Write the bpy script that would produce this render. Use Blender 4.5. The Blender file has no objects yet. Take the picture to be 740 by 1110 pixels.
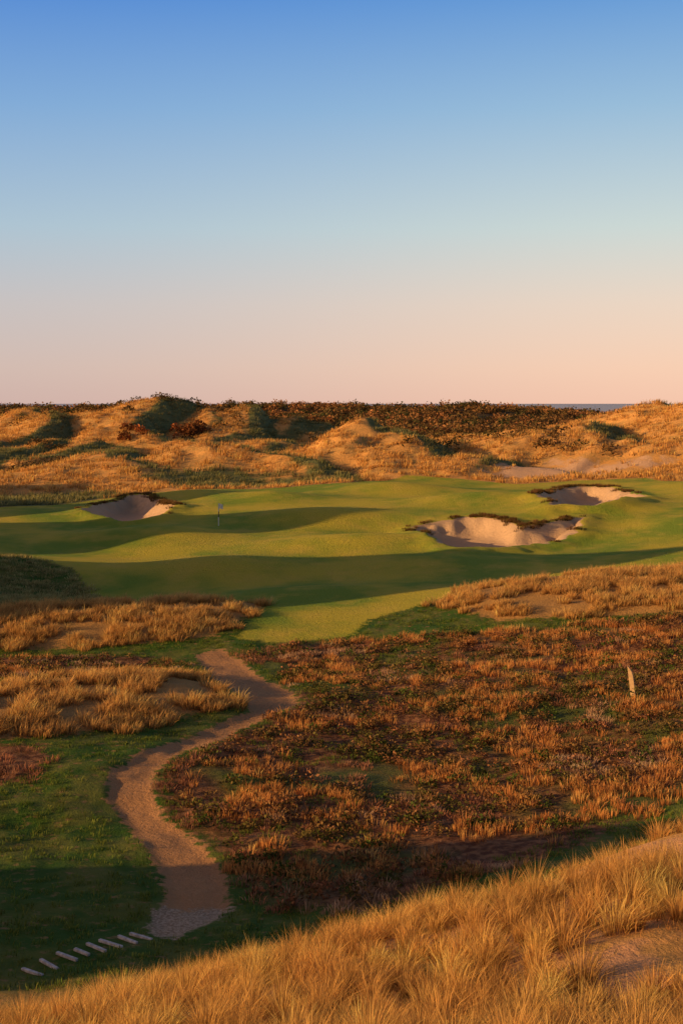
import bpy, math, numpy as np
rng=np.random.default_rng(7)
F=1500.0; CX=370.0; CY=437.0; EYE=16.0   # survey station: eye height 16 m above the valley floor
ELEV=11.5;BACK=18.   # sun to the left, slightly behind the viewer
# ------------------------------------------------------------------ noise
def vnoise(x,y,seed=0):
    xi=np.floor(x).astype(np.int64); yi=np.floor(y).astype(np.int64)
    fx=x-xi; fy=y-yi; fx=fx*fx*fx*(fx*(fx*6-15)+10); fy=fy*fy*fy*(fy*(fy*6-15)+10)
    def h(a,b):
        n=(a*374761393+b*668265263+seed*982451653)&0xffffffff
        n=((n^(n>>13))*1274126177)&0xffffffff
        n=n^(n>>16)
        return (n&0xffffff)/float(0xffffff)*2-1
    return (h(xi,yi)*(1-fx)+h(xi+1,yi)*fx)*(1-fy)+(h(xi,yi+1)*(1-fx)+h(xi+1,yi+1)*fx)*fy
def fbm(x,y,o=4,seed=0):
    s=0;a=1;t=0
    for i in range(o):
        s=s+a*vnoise(x*2**i+17.3*i,y*2**i-9.1*i,seed+i); t+=a; a*=.5
    return s/t
def sstep(a,b,x):
    t=np.clip((x-a)/(b-a),0,1); return t*t*(3-2*t)
# ------------------------------------------------------------------ terrain survey points
S=[ # (bearing px, dip px, distance)
(740,1110,19),(740,1010,23),(740,935,28),(740,905,32),(600,1120,19),(600,1030,23),(600,970,27),
(370,1130,20),(370,1078,23),(370,1050,25),(180,1140,20),(180,1105,23),(0,1150,21),
(740,860,55),(740,800,63),(740,740,72),(740,680,88),(740,625,105),(740,600,120),(740,560,140),(740,540,158),
(600,900,52),(600,800,66),(600,740,75),(600,690,88),(600,632,104),(600,610,120),(540,602,128),(540,562,143),(640,562,143),(640,590,133),
(370,960,46),(370,900,52.5),(370,800,66),(370,740,79),(370,700,90),(370,650,106),(370,600,127),(370,570,143),(370,540,165),(370,522,185),
(100,1000,42.5),(100,900,52.5),(100,810,62),(100,744,74),(100,727,82),(120,705,89),(120,665,97),(120,645,111),(30,608,121),(120,600,126),(120,575,142),(50,557,155),(200,532,175),(200,560,150),
(0,1000,42),(0,800,63),(0,748,73),(0,705,89),(0,664,97),(260,800,66),(260,700,90),(300,650,106),(250,600,127),
# near dune ridge behind the green
(0,531,182),(60,513,192),(120,499,200),(200,487,206),(260,488,206),(310,493,206),(350,486,214),(385,474,220),(430,484,224),(450,512,195),(520,520,190),(520,483,235),(600,473,245),(660,459,250),(740,446,255),
(90,534,180),(150,528,182),(320,524,190),(250,526,188),
# valley behind that ridge
(0,520,212),(60,516,218),(120,516,222),(200,515,226),(300,512,226),(60,506,240),(20,496,254),(100,496,258),(200,500,262),
(700,512,190),(740,505,190),(640,540,160),(600,500,205),
(0,490,268),(20,485,272),(50,473,282),(80,460,290),(110,450,297),(150,442,303),(200,437,308),(240,439,310),(285,450,308),(315,468,304),(335,483,300),(0,493,262),(150,490,268),(250,492,268),
(120,468,335),(200,468,340),(270,474,335),
(330,482,340),(400,480,350),(300,462,450),(400,456,500),(500,446,520),(580,445,540),(650,448,540),(740,450,520),(0,457,420),(50,458,425),(100,464,420),(180,466,430),(250,464,430),
(120,449,520),(220,449,520),(50,450,520),(300,450,530),
(480,480,330),(600,476,340),(740,468,340)]
P=[]
for u,v,d in S: P.append(((u-CX)/F*d,d,EYE-(v-CY)/F*d))
# ground outside the picture (plan x, y, height)
P+=[(0,0,14.2),(-6,4,13.2),(8,4,13.9),(-20,5,10),(25,5,12),(0,10,11.0),(10,12,10.2),(-12,14,8.2),
(-14,22,4.8),(-25,22,3.5),(15,24,7.4),(28,26,8),
(-6,33,1.6),(0,34,1.9),(5,36,2.4),(9,39,2.8),(16,42,3.6),(26,45,4.5),(-12,32,1.2),(-22,34,1.2),
(-40,60,1.5),(-45,90,1.5),(-60,120,3),(-75,160,6),(-95,210,7),(-110,270,7),(-120,300,8),(-200,450,10),(-30,45,.6),
(40,60,3),(50,90,4),(65,120,5),(75,160,7),(95,210,11),(120,280,15),(200,450,10),(160,340,13),
(-160,100,8),(160,100,8),(-260,250,9),(260,250,12),(-400,520,11),(400,520,8),(-60,20,6),(60,20,8)]
P=np.array(P)
def pq(x,y):
    yy=np.clip(y,2,700)+20
    return np.clip(x/yy,-1.1,1.1),np.log(yy)*1.7
px,qx=pq(P[:,0],P[:,1])
def phi(r2): return .5*r2*np.log(r2+1e-9)
n=len(P)
A=np.zeros((n+3,n+3)); A[:n,:n]=phi((px[:,None]-px)**2+(qx[:,None]-qx)**2)+np.eye(n)*1e-6
A[:n,n]=1;A[:n,n+1]=px;A[:n,n+2]=qx;A[n:,:n]=A[:n,n:].T
W=np.linalg.solve(A,np.concatenate([P[:,2],[0,0,0]]))
# isolated hummocks and added shadow-casting dunes: plan x, y, rise, half-widths
BUMPS=[(-55,99,17,9.5,8.5),(-57,91,11,8.5,4),(-37,34,10,8,3.6),(-68,127,16,10,6.8),(-68,150,13,9,4.5),(-96,226,14,13,7),(-72,172,8,9,4),  # unseen dunes added left of the view, shaped to cast shadow bands
(-19,139,.9,5,3.4),(-3,148,1.0,6,3),(8,141,-.6,6,3),(-10,121,.8,6,3.2),(10,121,.9,6,4),(-24,128,-.6,7,4),(16,158,1.1,6,3),(-8,163,1.0,5.5,3),(27,150,.9,5,3.4),(3,131,.9,6,3),(30,118,.8,6,4),(-2,108,.7,6,3),(-18,168,1.2,5,3),(6,172,1.1,5,3),
(2,222,1.6,4,4),(52,214,1.0,6,5),(135,540,-3,30,60)]
def h0(x,y):
    x=np.asarray(x,float);y=np.asarray(y,float); sh=x.shape; x=x.ravel();y=y.ravel()
    z=np.empty_like(x)
    for i in range(0,len(x),40000):
        a,b=pq(x[i:i+40000],y[i:i+40000])
        z[i:i+40000]=phi((a[:,None]-px)**2+(b[:,None]-qx)**2)@W[:n]+W[n]+W[n+1]*a+W[n+2]*b
    for bx,by,am,sx,sy in BUMPS: z=z+am*np.exp(-((x-bx)/sx)**2/2-((y-by)/sy)**2/2)
    rd=.6-2.6*np.abs(fbm(x/20+.35*fbm(x/30,y/30,2,70),y/30,3,5))
    left=1-sstep(-12,0,x)
    # wind-built dunes: long windward (left) faces, short lee slopes
    def saw(p):
        f=p-np.floor(p); return np.where(f<.74,sstep(-.25,.74,f)*1.0,1-sstep(.74,1.,f)*(1-sstep(-.25,.74,0.)))-.55
    sw=saw(x/28+y/70+.8*fbm(x/40,y/24,2,170))+.36*saw(x/14-y/40+.7*fbm(x/22,y/14,2,171)+.3)
    z=z+sstep(184,208,y)*(1-sstep(340,400,y))*(2.9-.2*left)*sw
    z=z+sstep(182,215,y)*(1-sstep(330,400,y))*(.8-.4*left)*rd+sstep(100,130,y)*(1-sstep(170,200,y))*.45*fbm(x/15,y/12,2,9)
    z=z+sstep(380,450,y)*2.4*fbm(x/50,y/45,3,11)
    far=2-np.clip(y-700,0,1500)*.03
    t=sstep(570,760,y); z=z*(1-t)+far*t
    return z.reshape(sh)
def hit(u,v,y0=38.,y1=900.):
    ys=np.geomspace(y0,y1,2500); a=(u-CX)/F;b=(v-CY)/F
    z=h0(a*ys,ys); k=np.where(z>=EYE-b*ys)[0]
    k=k[0] if len(k) else int(np.argmax(z-(EYE-b*ys)))
    return (a*ys[k],ys[k])
def poly(L,y0=38.): return np.array([hit(u,v,y0) for u,v in L])
def sdf(x,y,pl,lim=8.):
    out=np.full(x.shape,-lim)
    m=(x>pl[:,0].min()-lim)&(x<pl[:,0].max()+lim)&(y>pl[:,1].min()-lim)&(y<pl[:,1].max()+lim)
    X=x[m];Y=y[m]; d=np.full(X.shape,1e18); ins=np.zeros(X.shape,bool)
    for i in range(len(pl)):
        ax,ay=pl[i];bx,by=pl[(i+1)%len(pl)]
        ex,ey=bx-ax,by-ay; L=ex*ex+ey*ey+1e-9
        t=np.clip(((X-ax)*ex+(Y-ay)*ey)/L,0,1)
        d=np.minimum(d,(X-ax-t*ex)**2+(Y-ay-t*ey)**2)
        c=((ay>Y)!=(by>Y))&(X<(bx-ax)*(Y-ay)/(by-ay+1e-12)+ax); ins^=c
    d=np.sqrt(d); out[m]=np.clip(np.where(ins,d,-d),-lim,lim); return out
FAIR=poly([(-120,551),(0,550),(50,548),(95,543),(150,536),(200,531),(300,529),(380,523),(440,515),(500,519),(560,525),(620,521),(700,518),(740,522),(860,520),(900,600),
 (740,616),(650,622),(560,632),(500,641),(460,655),(400,672),(380,690),(300,697),(255,692),(290,656),(240,648),(120,652),(95,640),(80,618),(30,604),(-120,600)],90)
HEATH=poly([(255,708),(330,697),(460,690),(600,680),(740,668),(860,660),(900,830),(740,868),(690,890),(600,925),(480,960),(400,990),(300,985),(258,958),(243,930),(212,905),(176,880),(178,836),(262,793),(328,764),(300,735)])
HEATH2=poly([(-80,712),(60,712),(165,712),(205,722),(150,735),(60,737),(-80,742)])
HEATH3=poly([(-60,806),(40,806),(62,820),(30,845),(-60,852)])
PATH=poly([(212,709),(240,703),(258,712),(292,738),(318,748),(325,762),(262,792),(200,815),(172,836),(168,858),(178,882),(212,908),(240,934),(250,962),(252,985),(225,1005),(190,1018),(160,1015),(160,995),(178,975),(170,940),(140,898),(113,862),(118,837),(165,812),(235,786),(270,770),(262,757),(228,735)])
M1=poly([(-80,748),(0,745),(60,737),(150,735),(215,735),(243,750),(262,764),(200,778),(120,792),(0,803),(-80,806)])
M2=poly([(-90,665),(0,660),(100,656),(200,651),(290,656),(268,668),(232,690),(100,702),(0,705),(-90,706)],86)
R1=poly([(470,656),(500,641),(560,632),(650,623),(740,617),(840,612),(840,666),(740,664),(640,668),(540,674)],86)
DM=poly([(-120,600),(30,604),(80,618),(100,640),(112,652),(0,656),(-120,656)],90)
B1=poly([(445,577),(470,571),(500,566),(525,563),(545,568),(565,575),(600,571),(634,564),(628,580),(610,590),(560,597),(500,599),(470,590)],100)
B2=poly([(583,540),(600,533),(630,530),(660,531),(700,541),(672,546),(640,551),(600,552)],100)
B3=poly([(90,557),(112,549),(140,540),(165,542),(190,552),(176,563),(140,569),(115,563)],100)
SAND=poly([(510,515),(545,501),(600,497),(690,494),(735,496),(730,506),(660,512),(570,518)],150)
SG2=poly([(190,512),(260,510),(375,504),(385,521),(200,529)],170)  # foot of the ridge, its shade painted as darker green
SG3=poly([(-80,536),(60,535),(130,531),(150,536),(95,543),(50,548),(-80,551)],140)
BRD=poly([(15,1050),(135,1008),(175,1020),(55,1062)])
def bunk(x,y):
    jx=x+.7*fbm(x/1.8,y/1.8,2,31); jy=y+.9*fbm(x/1.8,y/1.8,2,41)
    return np.maximum(np.maximum(sdf(jx,jy,B1),sdf(jx,jy,B2)),sdf(jx,jy,B3))
def lee_shade(x,y):   # >0 on slopes that fall away to the right and in the slack between the ridges (greener, and darkened to paint in their shade) 
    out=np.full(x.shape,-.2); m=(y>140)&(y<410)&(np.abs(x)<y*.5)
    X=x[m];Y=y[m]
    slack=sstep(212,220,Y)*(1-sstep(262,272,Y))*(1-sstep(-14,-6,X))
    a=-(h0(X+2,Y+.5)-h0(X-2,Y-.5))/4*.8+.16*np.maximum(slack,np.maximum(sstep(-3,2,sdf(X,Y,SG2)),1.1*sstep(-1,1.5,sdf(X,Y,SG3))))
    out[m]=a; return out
def fields(x,y):
    d={}
    d['fair']=sdf(x,y,FAIR); d['heath']=np.maximum(np.maximum(sdf(x,y,HEATH),sdf(x,y,HEATH2)),sdf(x,y,HEATH3))
    d['path']=sdf(x,y,PATH); d['tuss']=np.maximum(np.maximum(sdf(x,y,M1),sdf(x,y,M2)),sdf(x,y,R1)); d['dm']=sdf(x,y,DM)
    d['bunk']=bunk(x,y); d['sand']=sdf(x,y,SAND)
    return d
def height(x,y,d=None):
    if d is None: d=fields(x,y)
    z=h0(x,y)
    nf=1-sstep(-1.5,.5,d['fair'])
    bil=1-2.4*np.abs(fbm(x/7,y/7,2,3)); amp=.4+.15*sstep(-14,0,x)
    z=z+nf*(.16*fbm(x/2.2,y/2.2,3,2)+sstep(172,205,y)*(amp*bil*(1-sstep(-3,1,d['sand']))-.3))
    z=z+.35*sstep(0,2.5,d['tuss'])+.16*(bil-.3)*sstep(-.5,1.5,d['heath'])*(y>38)
    z=z-.10*sstep(-.1,.5,d['path'])
    z=z+.45*np.exp(-(d['bunk']/1.8)**2)*(d['bunk']<0)+.45*(d['bunk']>=0)
    z=z-1.5*sstep(-.15,2.3,d['bunk'])-.25*sstep(1.5,5,d['bunk'])
    return z
# ------------------------------------------------------------------ material helpers
def mat(name):
    m=bpy.data.materials.new(name); m.use_nodes=True; nt=m.node_tree; nt.nodes.clear(); return m,nt
class N:
    def __init__(s,nt): s.nt=nt
    def new(s,t,**k):
        n=s.nt.nodes.new(t)
        for a,b in k.items(): setattr(n,a,b)
        return n
    def l(s,a,b): s.nt.links.new(a,b)
    def noise(s,scale,detail=4,rough=.6,vec=None):
        n=s.new('ShaderNodeTexNoise'); n.inputs['Scale'].default_value=scale; n.inputs['Detail'].default_value=detail; n.inputs['Roughness'].default_value=rough
        s.l(vec if vec is not None else s.pos,n.inputs['Vector']); return n.outputs[0]
    def math(s,op,a,b=None,c=None,clamp=False):
        n=s.new('ShaderNodeMath',operation=op,use_clamp=clamp)
        for i,v in enumerate((a,b,c)):
            if v is None: continue
            if isinstance(v,(int,float)): n.inputs[i].default_value=v
            else: s.l(v,n.inputs[i])
        return n.outputs[0]
    def rng(s,v,a,b,c=0.,d=1.):
        n=s.new('ShaderNodeMapRange',interpolation_type='SMOOTHSTEP'); s.l(v,n.inputs[0])
        for i,q in enumerate((a,b,c,d)): n.inputs[i+1].default_value=q
        return n.outputs[0]
    def mix(s,f,a,b,mode='MIX'):
        n=s.new('ShaderNodeMix',data_type='RGBA',blend_type=mode)
        if isinstance(f,(int,float)): n.inputs[0].default_value=f
        else: s.l(f,n.inputs[0])
        for i,v in ((6,a),(7,b)):
            if isinstance(v,tuple): n.inputs[i].default_value=(*v,1)
            else: s.l(v,n.inputs[i])
        return n.outputs[2]
    def attr(s,name,out=2):
        n=s.new('ShaderNodeAttribute',attribute_name=name); return n.outputs[out]
# ground
gm,nt=mat('ground_cover'); g=N(nt)
geo=g.new('ShaderNodeNewGeometry'); g.pos=geo.outputs['Position']
n1=g.noise(.35,5); n2=g.noise(2.5,5); n3=g.noise(11,4,.7); nb=g.noise(.08,4)
dune=g.mix(g.rng(n1,.42,.6),(.78,.42,.13),(.54,.33,.11)); dune=g.mix(g.rng(n2,.45,.7),dune,(.82,.45,.15))
dune=g.mix(g.rng(g.math('ADD',g.attr('lee_shade'),g.math('MULTIPLY',g.math('SUBTRACT',n1,.5),.35)),-.0,.12),dune,g.mix(n2,(.10,.14,.05),(.25,.25,.11)))  # shade of right-falling slopes and slack painted into the ground as dark green
val=g.mix(g.rng(n1,.4,.62),(.06,.14,.02),(.16,.19,.04)); val=g.mix(g.rng(n2,.55,.72),val,(.32,.21,.09))
col=g.mix(g.attr('valley'),dune,val)
hea=g.mix(g.rng(n2,.4,.62),(.14,.06,.03),(.34,.17,.08)); hea=g.mix(g.rng(nb,.46,.6),hea,(.12,.15,.04))
col=g.mix(g.rng(g.math('ADD',g.attr('heath'),g.math('MULTIPLY',g.math('SUBTRACT',n2,.5),3.)),-.4,.5),col,hea)
col=g.mix(g.rng(g.math('ADD',g.attr('tuss'),g.math('MULTIPLY',g.math('SUBTRACT',n2,.5),3.)),-.4,.5),col,(.50,.29,.10))
fair=g.mix(g.rng(nb,.38,.62),(.24,.36,.04),(.62,.53,.06)); fair=g.mix(g.math('MULTIPLY',g.rng(n1,.45,.7),.45),fair,(.76,.55,.10)); fair=g.mix(g.math('MULTIPLY',n3,.25),fair,(.14,.22,.03))
col=g.mix(g.rng(g.math('ADD',g.attr('fair'),g.math('MULTIPLY',g.math('SUBTRACT',n2,.5),1.6)),-.3,.3),col,fair)
snd=g.mix(n2,(.74,.52,.33),(.60,.42,.26)); 
sc=g.rng(g.math('ADD',g.attr('sand'),g.math('MULTIPLY',g.math('SUBTRACT',n1,.5),12.)),-.2,2.0)
col=g.mix(sc,col,g.mix(n2,(.84,.54,.33),(.70,.45,.26)))
fs=g.math('MULTIPLY',g.rng(g.noise(.5,3),.44,.56),g.attr('fore')); col=g.mix(fs,col,(.78,.43,.21))
col=g.mix(g.rng(g.math('ADD',g.attr('bunk'),g.math('MULTIPLY',g.math('SUBTRACT',n2,.5),.8)),-.05,.15),col,snd)
pth=g.mix(n2,(.58,.32,.15),(.44,.24,.11)); pth=g.mix(g.rng(n3,.55,.75),pth,(.68,.42,.23))
pth=g.mix(g.rng(g.math('ADD',g.attr('gravel'),n2),.8,1.0),pth,g.mix(g.rng(n3,.4,.6),(.34,.24,.15),(.62,.48,.34)))
col=g.mix(g.rng(g.math('ADD',g.attr('path'),g.math('MULTIPLY',g.math('SUBTRACT',n2,.5),1.5)),-.1,.2),col,pth)
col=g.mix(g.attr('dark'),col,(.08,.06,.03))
bs=g.new('ShaderNodeBsdfPrincipled'); bs.inputs['Roughness'].default_value=.95; bs.inputs['Specular IOR Level'].default_value=.1
g.l(col,bs.inputs['Base Color'])
bp=g.new('ShaderNodeBump'); bp.inputs['Distance'].default_value=.16; bp.inputs['Strength'].default_value=1.
g.l(g.math('ADD',g.noise(3.5,6,.7),g.math('MULTIPLY',n3,.4)),bp.inputs['Height']); g.l(bp.outputs[0],bs.inputs['Normal'])
o=g.new('ShaderNodeOutputMaterial'); g.l(bs.outputs[0],o.inputs[0])
# foliage material
def foliage(name,trans=.35):
    m,nt=mat(name); k=N(nt); g1=k.new('ShaderNodeNewGeometry'); k.pos=g1.outputs['Position']
    c=k.mix(k.rng(k.noise(1.3,3),.3,.7),k.attr('Col',0),(.85,.85,.85),'MULTIPLY')
    d=k.new('ShaderNodeBsdfDiffuse'); t=k.new('ShaderNodeBsdfTranslucent'); mx=k.new('ShaderNodeMixShader'); mx.inputs[0].default_value=trans
    k.l(c,d.inputs[0]); k.l(c,t.inputs[0]); k.l(d.outputs[0],mx.inputs[1]); k.l(t.outputs[0],mx.inputs[2])
    o=k.new('ShaderNodeOutputMaterial'); k.l(mx.outputs[0],o.inputs[0]); return m
gmat=foliage('grass_blades',.33); smat=foliage('scrub_leaves',.15)
def simple(name,c1,c2,scale=8,rough=.8):
    m,nt=mat(name); k=N(nt); tc=k.new('ShaderNodeTexCoord'); k.pos=tc.outputs['Object']
    b=k.new('ShaderNodeBsdfPrincipled'); b.inputs['Roughness'].default_value=rough
    k.l(k.mix(k.rng(k.noise(scale,4),.3,.7),c1,c2),b.inputs['Base Color'])
    o=k.new('ShaderNodeOutputMaterial'); k.l(b.outputs[0],o.inputs[0]); return m
def link(ob): bpy.context.scene.collection.objects.link(ob); return ob
def make_mesh(name,V,loops,starts,colr=None,m=None,smooth=False):
    me=bpy.data.meshes.new(name); me.vertices.add(len(V)); me.vertices.foreach_set('co',np.ascontiguousarray(V,dtype=np.float32).ravel())
    me.loops.add(len(loops)); me.loops.foreach_set('vertex_index',np.ascontiguousarray(loops,dtype=np.int32))
    me.polygons.add(len(starts)); me.polygons.foreach_set('loop_start',np.ascontiguousarray(starts,dtype=np.int32))
    me.update(calc_edges=True)
    if smooth: me.polygons.foreach_set('use_smooth',np.ones(len(starts),bool))
    if colr is not None:
        a=me.attributes.new('Col','FLOAT_COLOR','POINT'); c=np.ones((len(V),4),np.float32); c[:,:3]=colr; a.data.foreach_set('color',c.ravel())
    if m: me.materials.append(m)
    return link(bpy.data.objects.new(name,me))
# ------------------------------------------------------------------ ground sheet
rows=np.concatenate([np.arange(-60,15,1.5),np.arange(15,60,.24),np.arange(60,110,.34),np.arange(110,200,.36),np.arange(200,330,.8),np.arange(330,620,2.4),np.geomspace(620,4000,60)])
s=np.linspace(-1,1,481); t=s*(.28+.72*s*s)
Y=np.repeat(rows[:,None],len(s),1); X=t[None,:]*(60+.9*np.clip(rows,0,None))[:,None]
x=X.ravel();y=Y.ravel(); d=fields(x,y); z=height(x,y,d)
R,C=X.shape; idx=np.arange(R*C).reshape(R,C)
q=np.stack([idx[:-1,:-1],idx[:-1,1:],idx[1:,1:],idx[1:,:-1]],-1).reshape(-1,4)
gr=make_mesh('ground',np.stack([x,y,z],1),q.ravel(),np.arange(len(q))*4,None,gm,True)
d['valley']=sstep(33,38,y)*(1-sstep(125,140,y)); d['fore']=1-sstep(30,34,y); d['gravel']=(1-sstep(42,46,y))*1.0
d['dark']=sstep(370,400,y); d['lee_shade']=lee_shade(x,y)
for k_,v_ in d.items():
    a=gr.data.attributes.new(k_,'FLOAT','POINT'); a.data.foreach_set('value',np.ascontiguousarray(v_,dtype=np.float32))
# ------------------------------------------------------------------ vegetation builders
def blades(name,x,y,K,hgt,rad,wid,lean,root,tip,var=.2,wind=(.25,.1),m=gmat,zoff=0.):
    Nn=len(x); z=height(x,y)+zoff
    sc=rng.uniform(.65,1.25,Nn); cv=1+var*rng.standard_normal((Nn,1)); mixc=rng.random((Nn,1))
    hg=np.broadcast_to(hgt,(Nn,)); 
    def rp(a): return np.repeat(a,K,0)
    X=rp(x);Yy=rp(y);Z=rp(z);scb=rp(sc*hg); M=Nn*K
    az=rng.uniform(0,2*np.pi,M); rr=np.sqrt(rng.random(M))*rad*rp(sc)
    h=scb*rng.uniform(.55,1.05,M)*(1.1-.45*rr/(rad*rp(sc))); ln=lean*rng.uniform(.15,1.,M)*(.3+.7*rr/rad)
    dx=np.cos(az);dy=np.sin(az)
    bx=X+dx*rr;by=Yy+dy*rr
    ox=dx*ln*h+wind[0]*h*rng.uniform(.3,1,M);oy=dy*ln*h+wind[1]*h
    hz=h/np.sqrt(1+(ln*.8)**2)
    fa=rng.uniform(0,np.pi,M); w=wid*rng.uniform(.6,1.3,M); wx=np.cos(fa)*w/2;wy=np.sin(fa)*w/2
    V=np.empty((M,5,3))
    V[:,0]=np.stack([bx-wx,by-wy,Z-.05],1);V[:,1]=np.stack([bx+wx,by+wy,Z-.05],1)
    V[:,2]=np.stack([bx-wx*.8+ox*.35,by-wy*.8+oy*.35,Z+hz*.6],1);V[:,3]=np.stack([bx+wx*.8+ox*.35,by+wy*.8+oy*.35,Z+hz*.6],1)
    V[:,4]=np.stack([bx+ox,by+oy,Z+hz],1)
    root=np.asarray(root,float);tip=np.asarray(tip,float)
    if tip.ndim==2: tp=tip[0]*(1-mixc)+tip[1]*mixc
    else: tp=np.repeat(tip[None],Nn,0)
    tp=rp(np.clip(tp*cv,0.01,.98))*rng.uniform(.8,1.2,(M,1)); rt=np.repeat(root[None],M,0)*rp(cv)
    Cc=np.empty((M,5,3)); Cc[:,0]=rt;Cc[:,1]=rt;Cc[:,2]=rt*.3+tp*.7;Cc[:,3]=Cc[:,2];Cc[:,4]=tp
    b=np.arange(M)*5
    L=np.stack([b,b+1,b+3,b+2,b+2,b+3,b+4],1).ravel(); st=np.stack([np.arange(M)*7,np.arange(M)*7+4],1).ravel()
    return make_mesh(name,V.reshape(-1,3),L,st,np.clip(Cc.reshape(-1,3),.005,.98),m)
def scatter(nn,y0,y1,wfac=.30,wadd=3.,power=1.):
    y=np.sqrt(rng.uniform(y0**2,y1**2,nn)); x=(rng.random(nn)*2-1)*(y*wfac+wadd); return x,y
def leaves(name,x,y,K,rad,hgt,leaf,c0,c1,m=smat):
    Nn=len(x); z=height(x,y); rs=rng.uniform(.6,1.35,Nn); mc=rng.random((Nn,1))
    M=Nn*K; rp=lambda a:np.repeat(a,K,0)
    th=rng.uniform(0,2*np.pi,M);cz=rng.random(M)**.8; sz=np.sqrt(1-cz*cz); rr=rng.uniform(.7,1.02,M)*(1+.2*np.sin(th*3+rp(x)*7))
    R_=rp(rs*rad);Hh=rp(rs*hgt*rng.uniform(.75,1.25,Nn))
    P0=np.stack([rp(x)+R_*sz*np.cos(th)*rr,rp(y)+R_*sz*np.sin(th)*rr,rp(z)+Hh*cz*rr],1)
    a=rng.standard_normal((M,3)); a/=np.linalg.norm(a,axis=1,keepdims=True); b=rng.standard_normal((M,3)); b=np.cross(a,b); b/=np.linalg.norm(b,axis=1,keepdims=True)
    L_=leaf*rp(rs)*rng.uniform(.6,1.4,M); a*=L_[:,None];b*=L_[:,None]*.6
    V=np.stack([P0-a,P0+b,P0+a,P0-b],1).reshape(-1,3)
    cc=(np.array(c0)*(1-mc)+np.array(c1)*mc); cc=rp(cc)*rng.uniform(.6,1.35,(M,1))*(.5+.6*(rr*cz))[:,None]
    return make_mesh(name,V,np.arange(M*4),np.arange(M)*4,np.clip(np.repeat(cc,4,0),.005,.8),m)
def grid(cell,x0,x1,y0,y1,j=.38):
    gx,gy=np.meshgrid(np.arange(x0,x1,cell),np.arange(y0,y1,cell)); gx=gx.ravel();gy=gy.ravel()
    return gx+rng.uniform(-j,j,len(gx))*cell,gy+rng.uniform(-j,j,len(gx))*cell
# foreground marram: separate arching tussocks over low sparse grass and sand
x,y=grid(.66,-14,16,15,35); nz=fbm(x/2.4,y/2.4,3,77)
k=(nz>-.13)&(h0(x,y)>1.8)&(np.abs(x)<.36*y+3)
x,y=x[k],y[k]
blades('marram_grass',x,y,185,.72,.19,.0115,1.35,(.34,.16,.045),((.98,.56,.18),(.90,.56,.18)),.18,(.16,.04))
x,y=scatter(5200,15,36,.36,3); k=(fbm(x/2.4,y/2.4,3,77)>-.28)&(h0(x,y)>1.4); x,y=x[k],y[k]
blades('dune_understorey',x,y,14,.26,.24,.012,1.0,(.28,.15,.05),((.85,.43,.14),(.40,.40,.11)),.2,(.1,.03))
# valley rough
x,y=scatter(11500,36,100,.30,3); d=fields(x,y)
k=(d['fair']<0)&(d['path']<-.12)&((d['heath']<.3)|(fbm(x/5,y/5,3,58)>.08))&(sdf(x,y,BRD)<-.02)&(d['tuss']<0)&(fbm(x/4,y/4,3,8)>-.35)
x,y=x[k],y[k]; blades('rough_grass',x,y,18,.18,.28,.024,.8,(.05,.10,.02),((.14,.26,.035),(.38,.38,.08)),.2,(.1,.03))
# heath : low pinkish scrub, orange tufts, bleached tufts
x,y=scatter(16500,38,100,.31,3); d=fields(x,y); k=(d['heath']>-.3)&(d['path']<-.1)&(fbm(x/1.7,y/1.7,2,44)>-.18)&(fbm(x/5,y/5,3,58)<.17)
x,y=x[k],y[k]; cl=fbm(x/4,y/4,3,15)+.012*(x-2)+.006*(y-60); c2=fbm(x/3,y/3,2,99); a=cl>.08; b=(~a)&(c2>.08); c=(~a)&(c2<=.08)
blades('heath_scrub',x[c],y[c],22,.28,.34,.03,1.2,(.14,.06,.03),((.72,.31,.17),(.46,.26,.17)),.28,(.1,.03))
blades('bleached_heath',x[b],y[b],24,.34,.30,.028,1.1,(.22,.12,.06),((.95,.60,.36),(.80,.50,.30)),.2,(.1,.03))
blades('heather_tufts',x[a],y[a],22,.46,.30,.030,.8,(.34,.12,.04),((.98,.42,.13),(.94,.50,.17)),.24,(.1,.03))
x,y=scatter(3600,38,100,.31,3); d=fields(x,y); k=(d['heath']>0)&(fbm(x/6,y/6,2,55)>-.15)&(d['path']<-.3)
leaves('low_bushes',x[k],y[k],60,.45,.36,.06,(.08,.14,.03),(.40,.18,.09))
# tussock mounds
x,y=scatter(22000,58,112,.32,3); d=fields(x,y); k=(d['tuss']+fbm(x/2,y/2,2,4)*1.5>0)&(d['path']<-.1)&(d['fair']<.6)&(fbm(x/1.5,y/1.5,2,48)>-.15)
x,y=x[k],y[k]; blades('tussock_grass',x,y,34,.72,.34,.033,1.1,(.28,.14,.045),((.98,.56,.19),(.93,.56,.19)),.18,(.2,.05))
x,y=scatter(9000,100,135,.32,3); k=(sdf(x,y,DM)>-.2)
x,y=x[k],y[k]; blades('mound_grass',x,y,24,.34,.5,.045,.9,(.18,.18,.065),((.48,.46,.18),(.60,.48,.20)),.18,(.2,.05))
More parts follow.
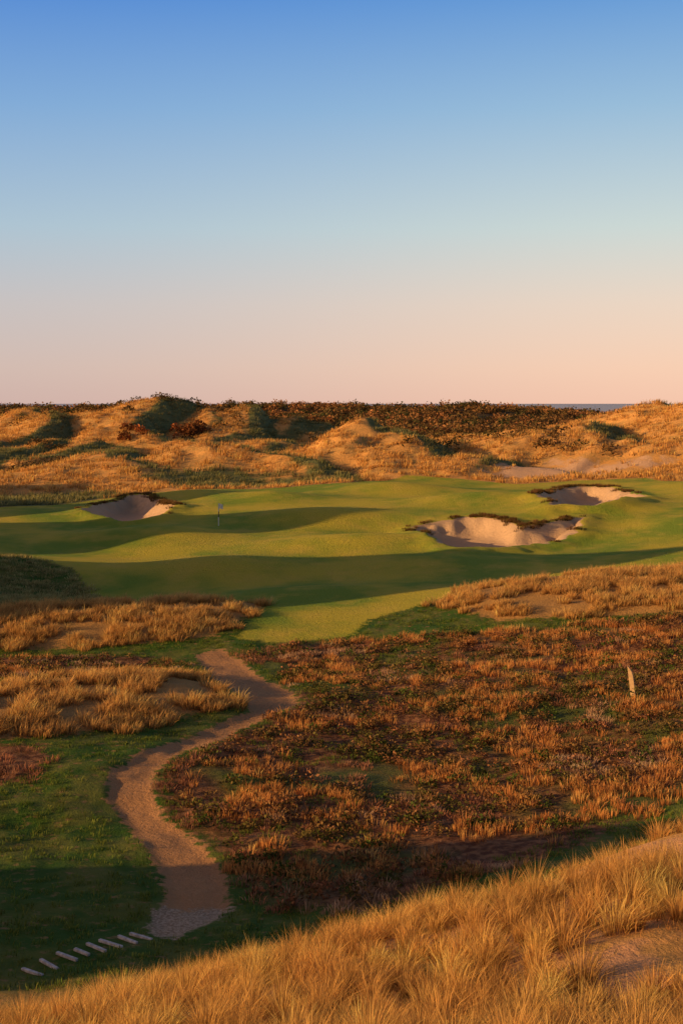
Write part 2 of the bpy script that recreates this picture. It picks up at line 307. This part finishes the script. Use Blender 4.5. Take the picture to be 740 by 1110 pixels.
# dune grass
x,y=scatter(30000,150,345,.31,4); d=fields(x,y); bl=1-2.4*np.abs(fbm(x/7,y/7,2,3)); le=lee_shade(x,y)+.10*fbm(x/7,y/7,3,63)
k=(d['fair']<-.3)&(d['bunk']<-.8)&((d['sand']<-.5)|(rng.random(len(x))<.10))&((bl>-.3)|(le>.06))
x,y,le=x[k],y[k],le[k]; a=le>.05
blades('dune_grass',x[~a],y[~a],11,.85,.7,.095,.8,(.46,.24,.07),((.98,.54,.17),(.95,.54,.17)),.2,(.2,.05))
blades('shade_sedge',x[a],y[a],12,.8,.75,.09,.8,(.10,.12,.045),((.28,.30,.12),(.46,.38,.15)),.2,(.2,.05))  # dark green blades that paint shade on the right-falling slopes and slack
# bunker lip fringe: only along the upper (far and side) lips
x,y=scatter(80000,120,190,.27,2); b0=bunk(x,y); up=bunk(x,y-.6)-b0; nl=fbm(x/2.2,y/2.2,2,91)
k=(b0<.15+.9*np.clip(nl,0,1))&(b0>-.9)&(up>.12)&(nl>-.25)
x,y=x[k],y[k]; blades('bunker_lip_grass',x,y,20,.36,.3,.04,1.1,(.06,.04,.02),((.40,.19,.07),(.20,.16,.055)),.3,(.1,-.25))
# scrub far
x,y=scatter(4600,365,620,.33,10); k=fbm(x/40,y/40,3,12)>-.45
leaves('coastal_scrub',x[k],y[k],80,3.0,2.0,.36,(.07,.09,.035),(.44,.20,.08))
x,y=scatter(3200,205,365,.31,4); d=fields(x,y); k=((fbm(x/11,y/11,2,19)+.08*sstep(240,300,y)*sstep(-25,0,x)+.10*sstep(-20,0,x)*sstep(215,235,y))>.28)&(d['sand']<-2)
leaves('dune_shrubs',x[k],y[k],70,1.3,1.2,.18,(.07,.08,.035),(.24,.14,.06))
for (u,v,nn,r) in ((212,466,16,1.4),(345,458,9,1.6),(160,470,7,1.2)):
    hx,hy=hit(u,v,200); ax=hx+rng.normal(0,3,nn); ay=hy+rng.normal(0,2,nn)
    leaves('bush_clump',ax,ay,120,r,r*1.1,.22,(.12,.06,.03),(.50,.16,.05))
# ------------------------------------------------------------------ sea
me=bpy.data.meshes.new('sea'); me.from_pydata([(-60000,900,-24),(60000,900,-24),(60000,90000,-24),(-60000,90000,-24)],[],[(0,1,2,3)])
me.materials.append(simple('hazy_sea_water',(.46,.48,.52),(.52,.54,.58),.01,.6)); link(bpy.data.objects.new('sea',me))  # water colour kept pale to paint in distance haze
# ------------------------------------------------------------------ golf flag
def tube(name,p0,p1,r0,r1,nv=12,m=None,parent=None):
    p0=np.array(p0,float);p1=np.array(p1,float);ax=p1-p0;ax/=np.linalg.norm(ax); u_=np.cross(ax,(0.3,1,0.1));u_/=np.linalg.norm(u_);w_=np.cross(ax,u_)
    vs=[];fs=[]
    for p,r in ((p0,r0),(p1,r1)):
        for i in range(nv):
            a=2*math.pi*i/nv; vs.append(tuple(p+r*(math.cos(a)*u_+math.sin(a)*w_)))
    for i in range(nv): fs.append((i,(i+1)%nv,nv+(i+1)%nv,nv+i))
    fs+= [tuple(range(nv))[::-1],tuple(range(nv,2*nv))]
    me=bpy.data.meshes.new(name);me.from_pydata(vs,[],fs); 
    if m: me.materials.append(m)
    ob=link(bpy.data.objects.new(name,me)); ob.parent=parent; return ob
fx,fy=hit(237,570,100); fz=float(height(np.array([fx]),np.array([fy]))[0])
fl=link(bpy.data.objects.new('golf_flag',None)); fl.location=(fx,fy,fz)
wh=simple('flag_white',(.8,.8,.78),(.72,.72,.7)); dkm=simple('flag_navy',(.02,.02,.04),(.03,.03,.05))
tube('pole_lower',(0,0,0),(0,0,.9),.05,.05,10,wh,fl); tube('pole_middle',(0,0,.9),(0,0,1.5),.05,.045,10,dkm,fl); tube('pole_upper',(0,0,1.5),(0,0,2.35),.045,.04,10,wh,fl)
vs=[];fs=[];nu,nv=12,6
for i in range(nu+1):
    for j in range(nv+1):
        a=i/nu; b=j/nv; vs.append((.03+a*.42,.07*math.sin(a*7+b)*a,2.32-b*.5+.0*a-.12*a*a))
for i in range(nu):
    for j in range(nv): k0=i*(nv+1)+j; fs.append((k0,k0+nv+1,k0+nv+2,k0+1))
me=bpy.data.meshes.new('flag_cloth');me.from_pydata(vs,[],fs);me.materials.append(wh);ob=link(bpy.data.objects.new('flag_cloth',me));ob.parent=fl
# ------------------------------------------------------------------ marker post
import bmesh
def board(bm,c,L,Wd,T,ang,pitch=0,taper=1.):
    M=[];ca,sa=math.cos(ang),math.sin(ang)
    vs=[]
    for sx in (-1,1):
        for sy in (-1,1):
            for sz_ in (-1,1):
                lx=sx*L/2;ly=sy*Wd/2*(taper if sx>0 else 1);lz=sz_*T/2+lx*pitch
                vs.append(bm.verts.new((c[0]+lx*ca-ly*sa,c[1]+lx*sa+ly*ca,c[2]+lz)))
    for f in ((0,1,3,2),(4,6,7,5),(0,4,5,1),(2,3,7,6),(0,2,6,4),(1,5,7,3)): bm.faces.new([vs[i] for i in f])
pxx,pyy=hit(686,752,50); pz=float(height(np.array([pxx]),np.array([pyy]))[0])
bm=bmesh.new()
pr=[(0,-.13,-.07),(0,.13,-.07),(0,.13,.07),(0,-.13,.07)]
lv=[(-.2,1,.0),(.5,1,-.06),(1.0,.95,-.13),(1.38,.85,-.2)]
rings=[]
for i,(hh,sc_,ox) in enumerate(lv):
    rings.append([bm.verts.new((ox+q_[1]*sc_,q_[2]*sc_,hh+(.12*(-q_[1]/.11) if i==3 else 0))) for q_ in pr])
for a,b in zip(rings,rings[1:]):
    for i in range(4): bm.faces.new((a[i],a[(i+1)%4],b[(i+1)%4],b[i]))
bm.faces.new(rings[-1]); bm.faces.new(rings[0][::-1])
bmesh.ops.recalc_face_normals(bm,faces=bm.faces[:])
bmesh.ops.bevel(bm,geom=bm.edges[:],offset=.012,segments=2,affect='EDGES')
me=bpy.data.meshes.new('wooden_marker_post');bm.to_mesh(me);me.materials.append(simple('post_wood',(.60,.42,.22),(.45,.30,.16),6));ob=link(bpy.data.objects.new('wooden_marker_post',me));ob.location=(pxx,pyy,pz);ob.rotation_euler=(0,0,-.5)
# ------------------------------------------------------------------ board steps
bm=bmesh.new(); pa=hit(36,1051); pb=hit(153,1017)
ddx,ddy=hit(165,1021)[0]-hit(138,1013)[0],hit(165,1021)[1]-hit(138,1013)[1]; ang0=math.atan2(ddy,ddx)
for i in range(8):
    t_=i/7; cx_=pa[0]+(pb[0]-pa[0])*t_+rng.normal(0,.05); cy_=pa[1]+(pb[1]-pa[1])*t_+rng.normal(0,.05)
    cz_=float(height(np.array([cx_]),np.array([cy_]))[0]); board(bm,(cx_,cy_,cz_+.035),.80+rng.normal(0,.09),.11,.08,ang0+rng.normal(0,.08),rng.normal(0,.03))
bmesh.ops.recalc_face_normals(bm,faces=bm.faces[:])
bmesh.ops.bevel(bm,geom=bm.edges[:],offset=.012,segments=1,affect='EDGES')
me=bpy.data.meshes.new('timber_steps');bm.to_mesh(me);me.materials.append(simple('weathered_timber',(.70,.68,.66),(.36,.35,.34),7));link(bpy.data.objects.new('timber_steps',me))
# ------------------------------------------------------------------ sky and sun
sd=(-math.cos(math.radians(BACK))*math.cos(math.radians(ELEV)),-math.sin(math.radians(BACK))*math.cos(math.radians(ELEV)),math.sin(math.radians(ELEV)))
from mathutils import Vector
L=bpy.data.lights.new('sun','SUN');L.energy=5;L.angle=math.radians(.5);L.color=(1,.58,.23)
so=link(bpy.data.objects.new('sun',L));so.rotation_euler=Vector(sd).to_track_quat('Z','Y').to_euler()
w=bpy.data.worlds.new('World');bpy.context.scene.world=w;w.use_nodes=True;nt=w.node_tree;nt.nodes.clear();k=N(nt)
sky=k.new('ShaderNodeTexSky',sky_type='NISHITA');sky.sun_disc=False;sky.sun_elevation=math.radians(ELEV);sky.sun_rotation=math.atan2(sd[0],sd[1])
tc=k.new('ShaderNodeTexCoord');sp=k.new('ShaderNodeSeparateXYZ');k.l(tc.outputs['Generated'],sp.inputs[0])
rp_=k.new('ShaderNodeValToRGB');cr=rp_.color_ramp; stops=[(0,(.86,.54,.43)),(.025,(.87,.59,.47)),(.071,(.77,.63,.56)),(.124,(.56,.65,.68)),(.207,(.29,.48,.72)),(.28,(.12,.31,.70)),(.5,(.06,.10,.20)),(1,(.035,.06,.12))]
cr.elements[0].position=0;cr.elements[0].color=(*stops[0][1],1);cr.elements[1].position=1;cr.elements[1].color=(*stops[-1][1],1)
for p_,c_ in stops[1:-1]: e=cr.elements.new(p_);e.color=(*c_,1)
k.l(sp.outputs[2],rp_.inputs[0])
side=k.mix(k.rng(sp.outputs[0],-.3,.3),(.78,.88,1.0),(1.16,1.12,1.02))
hz=k.mix(1.,rp_.outputs[0],side,'MULTIPLY')
hz=k.mix(1.,hz,k.mix(k.rng(sp.outputs[1],-.3,.5),(.5,.5,.5),(1,1,1)),'MULTIPLY')   # the sky behind the viewer is dimmer
dot=k.new('ShaderNodeVectorMath',operation='DOT_PRODUCT');k.l(tc.outputs['Generated'],dot.inputs[0]);dot.inputs[1].default_value=sd
hz=k.mix(1.,hz,k.mix(k.rng(dot.outputs['Value'],.6,1.),(0,0,0),(1.0,.5,.2)),'ADD')
sc10=k.new('ShaderNodeVectorMath',operation='SCALE');sc10.inputs['Scale'].default_value=10.;k.l(hz,sc10.inputs[0])
fin=k.mix(.9,sky.outputs[0],sc10.outputs[0])
bg=k.new('ShaderNodeBackground');bg.inputs[1].default_value=.1;k.l(fin,bg.inputs[0]);o=k.new('ShaderNodeOutputWorld');k.l(bg.outputs[0],o.inputs[0])
# ------------------------------------------------------------------ camera
cam=bpy.data.cameras.new('camera');co=link(bpy.data.objects.new('camera',cam));co.location=(0,0,EYE);co.rotation_euler=(math.radians(90),0,0)
cam.sensor_fit='VERTICAL';cam.sensor_height=36;cam.lens=36*F/1110;cam.shift_y=-(555-CY)/1110;cam.clip_end=200000;cam.clip_start=.1
bpy.context.scene.camera=co
try:
    bpy.context.scene.view_settings.view_transform='Standard';bpy.context.scene.view_settings.look='None';bpy.context.scene.view_settings.exposure=0
except Exception as e: print(e)
